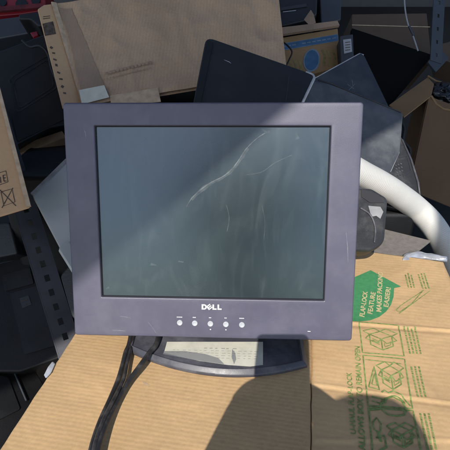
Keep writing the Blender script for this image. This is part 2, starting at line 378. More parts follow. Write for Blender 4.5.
# faint scuffs of the bezel
for a, b in (((148, 322), (156, 333)), ((120, 316), (131, 318)), ((84, 128), (86, 140)), ((346, 232), (348, 262)), ((112, 330), (126, 331))):
    MB().ribbon([face_px(*a), face_px((a[0] + b[0]) / 2 + .6, (a[1] + b[1]) / 2), face_px(*b)], [.0003, .0009, .0003], NF, .00005, .0001).make('scuff', M['smear'], bezel)
# back housing, neck and foot
bridge(MB(), [rrect(-hw + .004, hw - .004, .004, MH - .004, .023, .006), rrect(-hw + .012, hw - .012, .01, MH - .01, .034, .01), rrect(-.13, .13, .03, MH - .03, .050, .02), rrect(-.11, .11, .045, MH - .05, .058, .02)], True, True).make('rear_housing', M['base'], mon)
nk = [MM @ V((x, y, z)) for x, y, z in ((-.035, .05, .09), (.035, .05, .09), (.035, .068, .09), (-.035, .068, .09))]
c0 = V((-.012, .53, 0)); nb = [V((c0.x + x, c0.y + y, .012)) for x, y in ((-.045, -.02), (.045, -.025), (.045, .02), (-.045, .02))]
MB().add(nk + nb, [(0, 1, 2, 3), (7, 6, 5, 4), (0, 4, 5, 1), (1, 5, 6, 2), (2, 6, 7, 3), (3, 7, 4, 0)]).make('stand_neck', M['base'], mon, bevel=.004)
def foot_loop(ins, z):
    x0, x1 = -.1345 + ins, .1085 - ins
    pts = []
    for k in range(41):                                        # curved front edge
        u = k / 40; x = x0 + (x1 - x0) * u; f_ = (x + .1345) / .243
        pts.append(V((x, .438 - .028 * f_ - .029 * 4 * f_ * (1 - f_) + ins * 1.0, z)))
    pts += [V((x1 + .004, .52, z)), V((x1 - .02, .60 - ins, z)), V((x0 + .02, .61 - ins, z)), V((x0 + .002, .53, z))]
    return pts
foot = bridge(MB(), [foot_loop(.001, 0), foot_loop(0, .0015), foot_loop(0, .0045), foot_loop(.0012, .0062), foot_loop(.0055, .0100), foot_loop(.0066, .0104), foot_loop(.0074, .0098), foot_loop(.0078, .0086)], True, True).make('stand_base', M['base'], mon, bevel=.0004)
ZL = .0087
lab = [onz(*p, ZL) for p in ((167, 342), (263, 342), (263, 365), (250, 366.5), (228, 365), (200, 361), (164, 353))]
MB().prism([p + V((0, 0, .0004)) for p in lab], V((0, 0, -.0004))).make('care_label', M['paper'], foot)
pr = MB()
U3 = V((0, 0, 1))
for k in range(5):
    for j in range(16):
        x = 171 + j * 5.5 + random.random() * 2; y = 347.5 + k * 2.4 + j * .12
        if k > 2 and j < 8 or (k == 0 and not 5 < j < 12): continue
        pr.ribbon([onz(x, y, ZL + .0004), onz(x + 2 + 2 * random.random(), y, ZL + .0004)], .0007 if k else .0014, U3, .0001, .0001)
pr.make('label_print', M['paper_ink'], foot)
fm = MB()
fm.prism([onz(x, y, ZL + .0016) for x, y in ((164, 351), (185, 351), (205, 354), (218, 358), (224, 364), (205, 361.5), (163, 354))], V((0, 0, -.0004)))
fm.prism([onz(x, y, ZL + .0022) for x, y in ((232, 349), (235, 353), (236, 359), (234, 364), (231.5, 357))], V((0, 0, -.0004)))
fm.make('peeling_film', M['film'], foot)

# ------------------------------------------------------------------ the carton the monitor stands on
crt = thing('cardboard_box', 'large tan cardboard box under the monitor, green arrow and drawings printed on its right flap', 'cardboard box', (.05, .45, -.61))
bx = V((math.cos(YAW), math.sin(YAW), 0)); by = V((-math.sin(YAW), math.cos(YAW), 0)) * 1
def down(p, z): q = V(p); q.z = z; return q
TL, FLc = V((-.1735, .722, 0)), V((-.262, .205, 0))
SB, SFt = V((.1672, .716, 0)), V((.0785, .205, 0))
RB, RF = V((.393, .655, 0)), V((.300, .160, 0))
# body walls just inside the flaps
w0 = [V((-.2565, .208, -.004)), V((.2975, .165, -.004)), V((.386, .648, -.004)), V((.166, .704, -.004)), V((-.171, .716, -.004))]
MB().prism(w0, V((0, 0, -.606))).make('box_body', M['kraft_side'], crt, bevel=.002)
def flap(name, cs, nx, ny, m, thick, hf):
    v = []; f = []
    a, b, c, d = cs                                             # front-left, front-right, back-right, back-left
    for j in range(ny + 1):
        for i in range(nx + 1):
            u, w_ = i / nx, j / ny
            p = (a * (1 - u) + b * u) * (1 - w_) + (d * (1 - u) + c * u) * w_
            if j in (0, ny) or i in (0, nx): p = p + (V((noise.noise(p * 40), noise.noise(p * 37 + V((5, 0, 0))), 0)) * .0012)
            v.append(V((p.x, p.y, p.z + hf(p, u, w_))))
    n = len(v); st = nx + 1
    bot = [p - V((0, 0, thick)) for p in v]
    for j in range(ny):
        for i in range(nx): k = j * st + i; f += [(k, k + 1, k + 1 + st, k + st), (n + k + st, n + k + 1 + st, n + k + 1, n + k)]
    ring = [i for i in range(nx)] + [nx + j * st for j in range(ny)] + [ny * st + nx - i for i in range(nx)] + [(ny - j) * st for j in range(ny)]
    for q in range(len(ring)): a_, b_ = ring[q], ring[(q + 1) % len(ring)]; f.append((a_, n + a_, n + b_, b_))
    return obj(name, v + bot, f, m, crt, smooth=True)
def hl(p, u, w_): return .0009 * noise.noise(p * 9) - .0014 * max(0, (u - .985) / .015)
CRE = [(onz(340, 322), onz(450, 330), .0016), (onz(330, 386), onz(450, 402), .0012), (onz(318, 440), onz(450, 440), .0007)]
def creases(p):
    h = 0
    for a, b, k in CRE:
        d = (b - a).normalized(); q = V((p.x, p.y, 0)) - a; dist = d.x * q.y - d.y * q.x
        h += k * math.exp(-(dist / .0022) ** 2) - k * .9 * math.exp(-((dist + .005) / .004) ** 2)
    return h
def hr(p, u, w_): return .0014 * noise.noise(p * 11 + V((3, 1, 0))) + creases(p) - .0018 * max(0, (.02 - u) / .02)
gl = V((.0008, 0, 0))
lfl = flap('left_flap', (FLc, SFt - gl, SB - gl, TL), 120, 150, M['kraft'], .0035, hl)
rfl = flap('right_flap', (SFt + gl, RF, RB, SB + gl), 90, 220, M['kraft2'], .0035, hr)
# green print on the right flap
def g(px, py):
    p = onz(px, py); p.z = hr(p, .5, .5) + .0002; return p
def surf(p): return hr(p, .5, .5) + .0003
gm = MB(); LW = .0016
def gline(pts, w_=LW):
    s_ = []
    for a, b in zip(pts[:-1], pts[1:]):
        n = max(2, int(math.dist(a, b) / 3))
        s_ += [g(a[0] + (b[0] - a[0]) * k / n, a[1] + (b[1] - a[1]) * k / n) for k in range(n)]
    s_.append(g(*pts[-1])); gm.ribbon(s_, w_, U3, .00015, .0003)
def lerpq(q, u, v_):
    a = [q[0][i] * (1 - u) + q[1][i] * u for i in (0, 1)]; b = [q[3][i] * (1 - u) + q[2][i] * u for i in (0, 1)]
    return (a[0] * (1 - v_) + b[0] * v_, a[1] * (1 - v_) + b[1] * v_)
def qline(q, pts, w_=LW): gline([lerpq(q, *p) for p in pts], w_)
Q1 = ((359, 323), (398.5, 326.5), (404, 356.5), (362.5, 353)); Q2 = ((363, 355.5), (404.5, 359.5), (412.5, 409), (368, 406)); Q3 = ((368.5, 408), (413, 411), (422, 458), (373, 456))
for q in (Q1, Q2, Q3): qline(q, [(0, 0), (1, 0), (1, 1), (0, 1), (0, 0)], .0017)
# line drawings: open boxes with their flaps
def boxdraw(q, cx_, cy_, s_, w_=LW):
    P_ = lambda pts, ww=w_: qline(q, [(cx_ + x * s_, cy_ + y * s_) for x, y in pts], ww)
    P_([(-.5, -.2), (0, -.42), (.5, -.2), (0, .04), (-.5, -.2)]); P_([(-.5, -.2), (-.5, .42), (0, .7), (.5, .42), (.5, -.2)]); P_([(0, .04), (0, .7)])
    P_([(-.5, -.2), (-.78, -.38), (-.26, -.6), (0, -.42)]); P_([(.5, -.2), (.78, -.38), (.26, -.62), (0, -.42)]); P_([(-.5, -.2), (-.7, .06), (-.2, .3), (0, .04)]); P_([(.5, -.2), (.7, .06), (.22, .3), (0, .04)])
    P_([(.12, .28), (.12, .5), (.4, .34), (.4, .14)], .0012); P_([(-.4, .05), (-.1, .2)], .0012); P_([(-.4, .14), (-.1, .29)], .0012); P_([(-.4, .23), (-.1, .38)], .0012)
boxdraw(Q1, .5, .48, .55); boxdraw(Q2, .62, .34, .42); boxdraw(Q3, .66, .52, .40)
qline(Q2, [(.06, .62), (.24, .2), (.3, .66), (.06, .62)]); qline(Q2, [(.14, .56), (.23, .34), (.26, .58), (.14, .56)], .0013); qline(Q2, [(.05, .08), (.9, .1)], .0012)
qline(Q2, [(.34, .72), (.42, .66), (.5, .72), (.62, .66), (.8, .74), (.96, .95)], .0018); qline(Q2, [(.1, .8), (.34, .84), (.36, .96)]); qline(Q2, [(.1, .9), (.3, .94)], .0013)
qline(Q3, [(0, .05), (.25, .02), (.3, -.12), (.42, -.24), (.6, -.28), (.78, -.2), (.85, -.02), (.78, .1), (.6, .14), (.42, .12), (.3, .02)], .002)
qline(Q3, [(.06, .3), (.16, .2), (.24, .32), (.2, .5), (.08, .46), (.06, .3)]); qline(Q3, [(.1, .62), (.28, .56), (.3, .8), (.12, .9)], .002)
def circ(q, cx_, cy_, rx, ry, w_=LW, a0=0, a1=360): qline(q, [(cx_ + rx * math.cos(R(a0 + (a1 - a0) * k / 14)), cy_ + ry * math.sin(R(a0 + (a1 - a0) * k / 14))) for k in range(15)], w_)
circ(Q2, .62, .92, .22, .16, .0019, 180, 360)
for xx in (.14, .17): qline(Q3, [(xx, .5), (xx + .04, .7)], .0014)
qline(((396, 296), (425, 290), (430, 320), (396, 322)), [(.0, .55), (.15, .4), (.75, .1), (.95, 0)], .0011); qline(((396, 296), (425, 290), (430, 320), (396, 322)), [(.0, .55), (.1, .65), (.5, .4), (.95, 0)], .0011); gline([(399, 314), (430, 291)], .001)
# blocks of small print: rows of short dashes
def smallprint(x0, y0, x1, y1, n, dx, dens=.74):
    for r in range(n):
        y = y0 + random.random() * 2
        while y < y1:
            l = 1.2 + random.random() * 2.2; y2 = min(y + l, y1)
            fx = lambda yy: x0 + r * dx + (x1 - x0) * (yy - y0) / (y1 - y0)
            gline([(fx(y), y), (fx(y2), y2)], .0021); y = y2 + .45 + random.random() * .4
smallprint(404, 327, 410, 354, 4, 3.6); smallprint(411, 366, 418, 398, 3, 3.9); smallprint(405, 273, 408.5, 288, 3, 2.9); smallprint(418, 273, 423, 289, 3, 3.1); smallprint(420, 413, 428, 452, 3, 4.2)
text_on(gm, 'U-HAUL FLAP-LOCK', g(356.0, 435), g(351.4, 373), .0064, U3, .0005, .022, surf)
text_on(gm, 'FEATURE ALLOWS BOX TO REMAIN OPEN', g(367.5, 492), g(359.8, 347), .0070, U3, .0005, .022, surf)
gm.make('green_print', M['green_line'], rfl)
am = MB()
ap = [(340, 285), (346, 281), (370.5, 270.5), (401, 287), (394, 288.5), (393.5, 297), (391, 305), (386, 312), (379, 317.5), (370, 321), (358, 322.5), (340, 322)]
aw = [onz(*p) for p in ap]; cen = onz(368, 288)
vv = []; K = 14
for k in range(1, K + 1): vv += [cen + (p - cen) * (k / K) for p in [aw[i] * (1 - t) + aw[(i + 1) % len(aw)] * t for i in range(len(aw)) for t in (0, .5)]]
vv = [V((p.x, p.y, hr(p, .5, .5) + .0010)) for p in vv] + [V((cen.x, cen.y, hr(cen, .5, .5) + .0010))]
n = len(aw) * 2; ff = [(k * n + i, k * n + (i + 1) % n, (k + 1) * n + (i + 1) % n, (k + 1) * n + i) for k in range(K - 1) for i in range(n)] + [(len(vv) - 1, i, (i + 1) % n) for i in range(n)]
obj('green_arrow', vv, ff, M['green'], rfl, smooth=True)
tm = MB()
for s_, a, b, h in (('FLAP-LOCK', (364, 318), (367.5, 292), .0072), ('FEATURE', (372, 315), (375.4, 293), .0072), ('MAKES PACKING', (381, 313), (382.5, 273.5), .0075), ('EASIER!', (388, 308), (390.4, 288.5), .0072)):
    text_on(tm, s_, g(*a), g(*b), h * 1.0, U3, .0013, .03, surf)
tm.make('arrow_lettering', M['kraft_ink'], rfl)
for a_, b_, w2 in (((143, 382), (149, 385), .003),):
    p_ = [onz(*a_, .0004), onz((a_[0] + b_[0]) / 2, (a_[1] + b_[1]) / 2 + .8, .0005), onz(*b_, .0004)]
    MB().ribbon(p_, [w2 * .3, w2, w2 * .3], U3, .0001, .0001).make('torn_fibre', M['kraft_edge'], lfl)
# scrap of clear tape on the left edge
tp = MB(); tp.prism([onz(x, y, .003) for x, y in ((48, 367), (52, 362), (54, 364), (50, 373), (45.5, 378), (44, 375))], V((.001, .001, -.0006)))
tp.make('tape_scrap', M['foil'], crt)
pal = thing('wooden_pallet', 'grey wooden pallet beneath the large cardboard box', 'pallet', (.05, .45, FLOOR))
pm_ = MB()
rot = Matrix.Translation(V((.065, .44, FLOOR))) @ Matrix.Rotation(YAW, 4, 'Z')
for i in range(6): pm_.box((-.36, -.36 + i * .125, .118), (.36, -.27 + i * .125, .139), rot)
pm_.make('deck_board', M['wood'], pal)
pm_ = MB()
for x in (-.34, -.04, .26): pm_.box((x, -.36, 0), (x + .08, .355, .1175), rot)
pm_.make('bearer', M['wood'], pal)

# ------------------------------------------------------------------ cables from under the monitor
c1 = [V((-.138, .56, .03)), V((-.136, .51, .014)), onz(130, 341, .007), onz(126, 352, .006), onz(122.5, 366, .0055), onz(118, 381, .005), onz(110, 400, .005), onz(101, 420, .007), onz(94, 440, .009), onz(90, 458, .009), onz(86, 490, .008), V((-.226, .215, .006)), V((-.231, .185, -.02)), V((-.232, .180, -.2)), V((-.232, .185, -.4))]
c2 = [V((-.085, .56, .05)), V((-.09, .50, .021)), onz(157, 342, .0145), onz(150, 352, .0150), onz(140, 366, .0150), onz(128.5, 382, .0095), onz(118, 400, .0085), onz(107.5, 421, .0115), onz(100, 441, .0135), onz(96, 459, .013), onz(92, 490, .010), V((-.216, .215, .006)), V((-.219, .185, -.02)), V((-.219, .180, -.2)), V((-.219, .185, -.4))]
c3 = [V((-.13, .56, .03)), V((-.128, .51, .014)), onz(133, 341, .008), onz(130, 352, .009), onz(127, 364, .010), onz(124, 378, .0105), onz(115.5, 396, .0125), onz(104.5, 418, .0145), onz(96.5, 439, .0155), onz(92.5, 458, .015), onz(88, 490, .013), V((-.221, .213, .012)), V((-.225, .177, -.02)), V((-.225, .173, -.2)), V((-.225, .180, -.4))]
tag(MB().tube(spline(c3), .0024, 10).make('cable', M['cable'], smooth=True), 'thinnest black cable, lying along the top of the two thicker cables', 'cable', 'black cables from the monitor')
tag(MB().tube(spline(c1), .0034, 12).make('cable', M['cable'], smooth=True), 'thicker black cable passing left of the monitor foot without crossing it', 'cable', 'black cables from the monitor')
tag(MB().tube(spline(c2), .0034, 12).make('cable', M['cable'], smooth=True), 'thicker black cable crossing over the grey monitor foot', 'cable', 'black cables from the monitor')

# ------------------------------------------------------------------ setting
def big(name, v, m, lab=None, cat=None):
    o = obj(name, v, [(0, 1, 2, 3)], m)
    if lab: tag(o, lab, cat)
    else: o['kind'] = 'structure'
    return o
big('ground', [(-60, -60, FLOOR), (60, -60, FLOOR), (60, 60, FLOOR), (-60, 60, FLOOR)], M['concrete'])
bw = MB().box((-3.0, 2.9, FLOOR), (3.2, 3.0, 2.4)).make('wall', M['wall']); tag(bw, 'dark back wall behind the shelves of junk', 'wall')
# canopy: its straight edge throws the diagonal shade line over the monitor
def sunproj(p, z): return p - SUN * ((z - p.z) / -SUN.z) * -1 if False else p + SUN * ((z - p.z) / SUN.z)
ZC = 2.8
EA, EB = sunproj(face_px(75, 285), ZC), sunproj(face_px(300, 100), ZC)
ed = (EB - EA).normalized(); sh = sunproj(face_px(100, 120), ZC) - EA; sh = (sh - ed * sh.dot(ed)).normalized()
cnp = thing('canopy', 'flat grey canopy sheet high overhead, and a second sheet added to shade the right side', 'canopy', EA)
cpts = [EA - ed * 1.6, EB + ed * 2.6]
MB().prism([cpts[0], cpts[1], cpts[1] + sh * 3.0, cpts[0] + sh * 3.0], V((0, 0, .04))).make('shade_sheet', M['canopy'], cnp)
k_ = SUN.x / SUN.y
MB().prism([V((.251 + k_ * y + dx, y, ZC - .1)) for y, dx in ((-2.9, 0), (.9, 0), (.9, 2.2), (-2.9, 2.2))], V((0, 0, .04))).make('shade_sheet', M['canopy'], cnp)  # second sheet, added out of view to shade the brown box and hose end

# ------------------------------------------------------------------ things behind, left to right
# leaning perforated shelf post
pp = Plane((28, 220, .80), (62, 327, .76), (40, 220, .806))
def strip_holes(a, b, wd, nrm, nh, m, parent, name, th=.0022, hs=.0075, h0=.02):
    d = (b - a); Ln = d.length; d.normalize(); s = nrm.cross(d).normalized()
    xs = [-wd / 2, -hs / 2 - .0, hs / 2, wd / 2]; ys = [0]
    for k in range(nh): y = h0 + k * (Ln - 2 * h0) / (nh - 1); ys += [y - hs * .7, y + hs * .7]
    ys.append(Ln); mb = MB()
    for j in range(len(ys) - 1):
        for i in range(3):
            if i == 1 and j % 2 == 1: continue
            q = [a + s * xs[i] + d * ys[j], a + s * xs[i + 1] + d * ys[j], a + s * xs[i + 1] + d * ys[j + 1], a + s * xs[i] + d * ys[j + 1]]
            mb.prism(q, -nrm * th)
    return mb.make(name, m, parent, weld=True)
post = thing('shelf_post', 'leaning grey steel shelf post with a row of square holes, left of the monitor', 'shelf post', pp(90, 420))
a, b = pp(-8, 100), pp(88, 410); strip_holes(a, b, .036, pp.n, 22, M['steel'], post, 'perforated_face', hs=.0085)
d = (b - a).normalized(); s = pp.n.cross(d).normalized()
for sg in (-1,): MB().prism([a + s * .0182 * sg, b + s * .0182 * sg, b + s * .0182 * sg - pp.n * .035, a + s * .0182 * sg - pp.n * .035], -s * sg * -.002).make('side_flange', M['steel'], post)
MB().prism([a - s * -.0200, b - s * -.0200, b - s * -.0200 - pp.n * .035, a - s * -.0200 - pp.n * .035], s * -.002).make('side_flange', M['steel'], post)

# carton at the left edge
pl = Plane((31, 208, .60), (-60, 234, .57), (0, 82, .66))
lc = thing('cardboard_box', 'tan carton cut off by the left picture edge, small crossed symbol near its lower corner', 'cardboard box', pl(31, 208))
slab('box_front', pl, [(31, 208), (-75, 240), (-100, 70), (-4, 78)], .18, M['kraft_left'], lc, 0, .003, vp=(12, 175))
pk = MB()
def pll(pl_, mb, pts, w_, lift=.0003): mb.ribbon([pl_(*p) for p in pts], w_, pl_.n, .0002, lift)
for pts in ([(1, 192), (12, 189), (15, 202), (4, 206), (1, 192)], [(0, 190), (16, 206)], [(13, 188), (2, 208)], [(-8, 175), (6, 171), (8, 182), (-6, 187), (-8, 175)]): pll(pl, pk, pts, .0011)
for pts in ([(0, 177), (1, 183)], [(3, 175.5), (4.2, 181.5)], [(3, 175.5), (5.6, 175)], [(3.5, 178.2), (5.8, 177.8)], [(4.2, 181.5), (6.5, 181)], [(-2, 178), (-1, 184)]): pll(pl, pk, pts, .0013)
pk.make('printed_symbol', M['ink'], lc)
panel('box_edge', pl, [(31.5, 207), (27, 208), (-5, 80), (-2, 79)], .001, M['kraft_edge'], lc, .003)

# silver lid beside the monitor
pl = Plane((32, 195, .70), (64, 163, .74), (66, 262, .66))
sl = thing('laptop', 'silver grey laptop leaning behind the left edge of the monitor', 'laptop', pl(66, 262))
slab('lid', pl, [(32, 194), (66, 161), (110, 165), (110, 290), (71, 268)], .012, M['silver'], sl, .003, .002)
panel('lid_rim', pl, [(31, 194.5), (66, 160), (67.5, 162.5), (33.5, 196.5)], .0005, M['rim'], sl, .004)
slab('lower_half', Plane((60, 246, .652), (72, 262, .648), (66, 240, .66)), [(59, 248), (66, 240), (90, 260), (90, 290), (74, 272)], .01, M['silver'], sl, .002, .001)

# brown strip and olive bundle in the gap
pl = Plane((20, 144, .95), (57, 132, .95), (23, 152, .93))
o = slab('wooden_strip', pl, [(16, 146), (62, 130.5), (66, 137), (20, 153.5)], .03, M['chiptan'], None, 0, .002); tag(o, 'short brown wooden strip in the gap left of the monitor', 'wood strip')
pl = Plane((25, 164, .86), (80, 160, .86), (30, 195, .84))
o = slab('folded_cloth', pl, [(22, 165), (60, 161), (90, 160), (90, 205), (26, 200)], .05, M['olive'], None, .006, .006); tag(o, 'dark olive cloth bundle behind the silver laptop', 'cloth')
# dark tower casing with a ribbed rounded outline
pl = Plane((0, 60, .92), (60, 42, .98), (10, 140, .90))
tw = thing('computer_tower', 'blue black computer casing with a rounded double outline, between left carton and crumpled box', 'computer', pl(10, 145))
slab('casing', pl, [(-30, 62), (44, 34), (62, 44), (74, 124), (50, 128), (8, 150), (-25, 150)], .2, M['tower'], tw, .006, .004)
om = MB()
for ins in (0, 3.2):
    q = fillet([pl(x, y) for x, y in ((10 + ins, 78 + ins), (49 - ins * .3, 55 + ins * 1.3), (57 - ins, 88 - ins * .5), (17 + ins * .6, 113 - ins * 1.3))], .010)
    om.ribbon(q + [q[0], q[1]], .0024, pl.n, .0012, 0)
om.make('panel_outline', M['navy'], tw)
panel('casing_lower_panel', pl, [(12, 118), (62, 93), (68, 118), (18, 142)], .0008, M['black2'], tw, .002, .004)
# grey tray and red things on the top left shelf
pl = Plane((0, 22, 1.05), (35, 16, 1.06), (0, 38, 1.04))
o = slab('metal_tray', pl, [(-20, 21), (24, 15.5), (37, 19), (37, 30), (30, 33), (-20, 42)], .2, M['silver_dark'], None, .006, .004); tag(o, 'blue grey metal tray on the top left below the red objects', 'tray')
pl = Plane((0, 0, 1.12), (40, 0, 1.12), (0, 20, 1.10))
rd = thing('plastic_crate', 'red plastic crate with dark round holes in the top left corner', 'crate', pl(10, 15))
slab('crate_side', pl, [(-30, -20), (44, -22), (46, 10), (20, 14), (-30, 18)], .22, M['red'], rd, .004, .004)
for cx_, cy_, r_ in ((22, 5, 6), (3, 3, 4), (36, 1, 4.5)):
    c_ = pl(cx_, cy_); u_ = (pl(cx_ + 1, cy_) - c_); v_ = (pl(cx_, cy_ + 1) - c_)
    MB().prism([c_ + u_ * r_ * math.cos(t * math.pi / 10) + v_ * r_ * math.sin(t * math.pi / 10) + pl.n * .003 for t in range(20)], -pl.n * .002).make('round_hole', M['black'], rd)
panel('crate_rim', pl, [(-30, 11), (46, 5), (47, 9), (-30, 16)], .001, M['red_dark'], rd, .006)
o = slab('cable_bundle', Plane((20, 12, 1.0), (50, 10, 1.0), (30, 22, .99)), [(18, 14), (46, 10), (60, 12), (60, 22), (38, 26), (30, 19), (18, 19)], .05, M['black'], None, .006, .006); tag(o, 'black bundle wedged between red crate and crumpled cardboard box', 'bundle')
o = slab('red_clip', Plane((30, 32, 1.0), (40, 31, 1.0), (30, 38, .99)), [(30, 32.5), (37, 31), (38, 35), (33, 37)], .01, M['red'], None, .002, .001); tag(o, 'small red clip in front of the grey metal tray', 'clip')

# big crumpled carton
pl = Plane((78, 104, .86), (205, 82, .90), (50, 4, .93))
bc = thing('cardboard_box', 'large crumpled tan cardboard box with worn tape, behind the top left of the monitor', 'cardboard box', pl(78, 104))
FLq = [(52, 4), (276, -26), (287, 72), (82, 106)]
nx, ny = 90, 50; v = []; f = []
for j in range(ny + 1):
    for i in range(nx + 1):
        u, t = i / nx, j / ny
        x, y = lerpq((FLq[0], FLq[1], FLq[2], FLq[3]), u, t); p = pl(x, y)
        h = .006 * noise.noise(p * 11) + .0035 * (1 - abs(noise.noise(p * 17 + V((9, 2, 1)))) * 3) + .0025 * (1 - abs(noise.noise(V((p.x * 30 + p.z * 12, p.z * 9, 3)))) * 3)
        e_d = min(u, 1 - u, t, 1 - t); v.append(p + pl.n * h * min(1, e_d * 25 + .15))
f = [(j * (nx + 1) + i, j * (nx + 1) + i + 1, (j + 1) * (nx + 1) + i + 1, (j + 1) * (nx + 1) + i) for j in range(ny) for i in range(nx)]
obj('box_front', v, f, M['kraft_old'], bc, smooth=True)
q4 = [pl(*p) for p in FLq]; MB().prism([p - pl.n * .012 for p in q4], ray(150, 55).normalized() * .2).make('box_body', M['kraft_old'], bc, bevel=.004)
# visible narrow left side with its marks
ls = Plane((40, 8, .905), (52, 4, .925), (64, 106, .845))
slab('side_panel', ls, [(38, 9), (44, 5), (53, 4), (84, 106), (63, 108)], .004, M['kraft_left'], bc, .001, .001)
panel('side_edge', ls, [(51, 3), (56, 4), (86, 104), (82, 106)], .001, M['kraft_edge'], bc, .003)
sp = MB()
sp.prism([ls(x, y, .0008) for x, y in ((42.5, 24), (53, 21.5), (56, 34), (45, 36))], -ls.n * .0004)
sp.make('side_printing', M['ink'], bc); sp = MB()
for k, (x, y) in enumerate(((51, 47), (53, 53), (54, 59), (56, 65), (58, 72), (60, 79), (62, 86), (64, 93))):
    sp.ribbon([ls(x - .8, y), ls(x + 1.6 + (k % 3) * .5, y + 1.4 - (k % 2))], .004 if k % 3 else .006, ls.n, .0002, .0003)
for y in (17, 19): MB().ribbon([ls(43, y), ls(50, y - 1)], .0016, ls.n, .0002, .0003).make('side_printing', M['ink'], bc)
sp.make('side_printing', M['ink'], bc)
# worn tape band
def patch(name, pts, m, off=.0075): return panel(name, pl, pts, off, m, bc, .0004)
tb = []
for k in range(21):
    t = k / 20; tb.append((58 + 26 * t + 2 * math.sin(t * 5), 8 + 84 * t))
rt = [(109 - 38 * (k / 20) + .4 * math.sin(k * 2.3), 96 - 88 * (k / 20)) for k in range(21)]
v = []; 
for k in range(21):
    l = pl(*tb[k]); r_ = pl(*rt[20 - k]); 
    for q in range(9):
        p = l.lerp(r_, q / 8); h = .006 * noise.noise(p * 11) + .0035 * (1 - abs(noise.noise(p * 17 + V((9, 2, 1)))) * 3) + .0025 * (1 - abs(noise.noise(V((p.x * 30 + p.z * 12, p.z * 9, 3)))) * 3)
        v.append(p + pl.n * (h * .9 + .0016))
obj('worn_tape', v, [(k * 9 + q, k * 9 + q + 1, (k + 1) * 9 + q + 1, (k + 1) * 9 + q) for k in range(20) for q in range(8)], M['kraft_grey'], bc, smooth=True)
patch('paper_label', [(80, 93), (105, 88), (110, 100), (83, 107)], M['paper'], .009)
patch('bottom_flap', [(110, 97), (158, 89), (161, 103), (112, 108)], M['kraft_edge'], .004)
fp = MB()
for k in range(13):
    x = 106 + k * 3.6; y = 76 - k * .9
    fp.ribbon([pl(x, y, .006), pl(x + 2.8, y - .7, .006)], .006, pl.n, .0002, .002)
for k in range(16): x = 104 + k * 3; fp.ribbon([pl(x, 82 - k * .75, .006), pl(x + 2, 81.4 - k * .75, .006)], .0022, pl.n, .0002, .002)
fp.make('faded_printing', M['ink_faint'], bc)

# black laptop leaning on the crumpled box, pale rim on its right
pl = Plane((212, 38, .80), (308, 70, .78), (197, 102, .74))
bl = thing('laptop', 'black laptop with a rounded corner and pale right rim, leaning behind the monitor top', 'laptop', pl(200, 150))
slab('lid', pl, [(206, 36), (317, 75), (285, 145), (187, 135)], .016, M['black2'], bl, [.018, .014, .004, .004], .004, bseg=3)
panel('edge_strip', pl, [(207.5, 41), (213, 43), (199, 112), (192, 112)], .0006, M['black'], bl, .0015)
rm = MB(); rp = fillet([pl(x, y) for x, y in ((306, 71.5), (315.5, 75), (298, 112))], [0, .010, 0]); rm.tube([p - pl.n * .002 for p in rp], .0029, 8)
rm.make('rim', M['rim'], bl, smooth=True)
lm = MB(); lm.ribbon([pl(289, 76), pl(285, 108)], .0014, pl.n, .0003, .0003); lm.make('lid_groove', M['gasket'], bl)
lm = MB(); lm.ribbon([pl(224, 60), pl(229, 62), pl(231, 63.5)], [.0006, .0014, .0005], pl.n, .0002, .0003); lm.make('scratch', M['rim'], bl)

# slate laptops fanned out to the right
pl = Plane((318, 76, .99), (362, 53, 1.05), (386, 102, .99))
l2 = thing('laptop', 'dusty slate laptop with a pale top rim, behind the blue grey laptop', 'laptop', pl(340, 140))
slab('lid', pl, [(300, 86), (361, 52.5), (365, 56), (390, 108), (380, 150), (290, 150)], .014, M['navy'], l2, [.003, .004, .004, .004, 0, 0], .003)
MB().tube([pl(312, 79.5, -.002), pl(340, 64, -.002), pl(360, 53, -.002), pl(364, 54.5, -.002)], .0017, 8).make('rim', M['rim'], l2, smooth=True)
lm = MB()
for a_, b_ in (((347, 84), (354, 89)), ((349, 90), (355, 84)), ((352, 80), (353, 87))): lm.ribbon([pl(*a_), pl(*b_)], .0009, pl.n, .0002, .0003)
lm.make('scratch', M['smear'], l2)
pl = Plane((363, 145, .872), (402, 123, .911), (318, 79, .92))
l3 = thing('laptop', 'blue grey laptop in front, its lower right half in the sun beside the monitor', 'laptop', pl(380, 180))
slab('lid', pl, [(296, 78), (330, 83.5), (403, 113), (400, 152), (384, 186), (300, 200)], .014, M['navy2'], l3, [.003, .02, .004, .006, .004, 0], .003)
MB().tube([pl(402.6, 115, -.003), pl(401, 135, -.003), pl(399.5, 152, -.003), pl(391, 171, -.003)], .0014, 8).make('rim', M['rim'], l3, smooth=True)
MB().tube([pl(318, 80, .0), pl(330, 83.2, .0), pl(366, 98, .0), pl(401, 112.6, .0)], .0016, 8).make('lid_edge_shade', M['gasket'], l3, smooth=True)  # dark tube standing in for the shade line along the lid's top edge
lm = MB()
for k in range(9): x = 386 + random.random() * 12; y = 134 + random.random() * 26; lm.ribbon([pl(x, y), pl(x + random.uniform(-2, 2), y + random.uniform(1, 3))], .0006, pl.n, .0002, .0003)
lm.make('scratch', M['smear2'], l3)
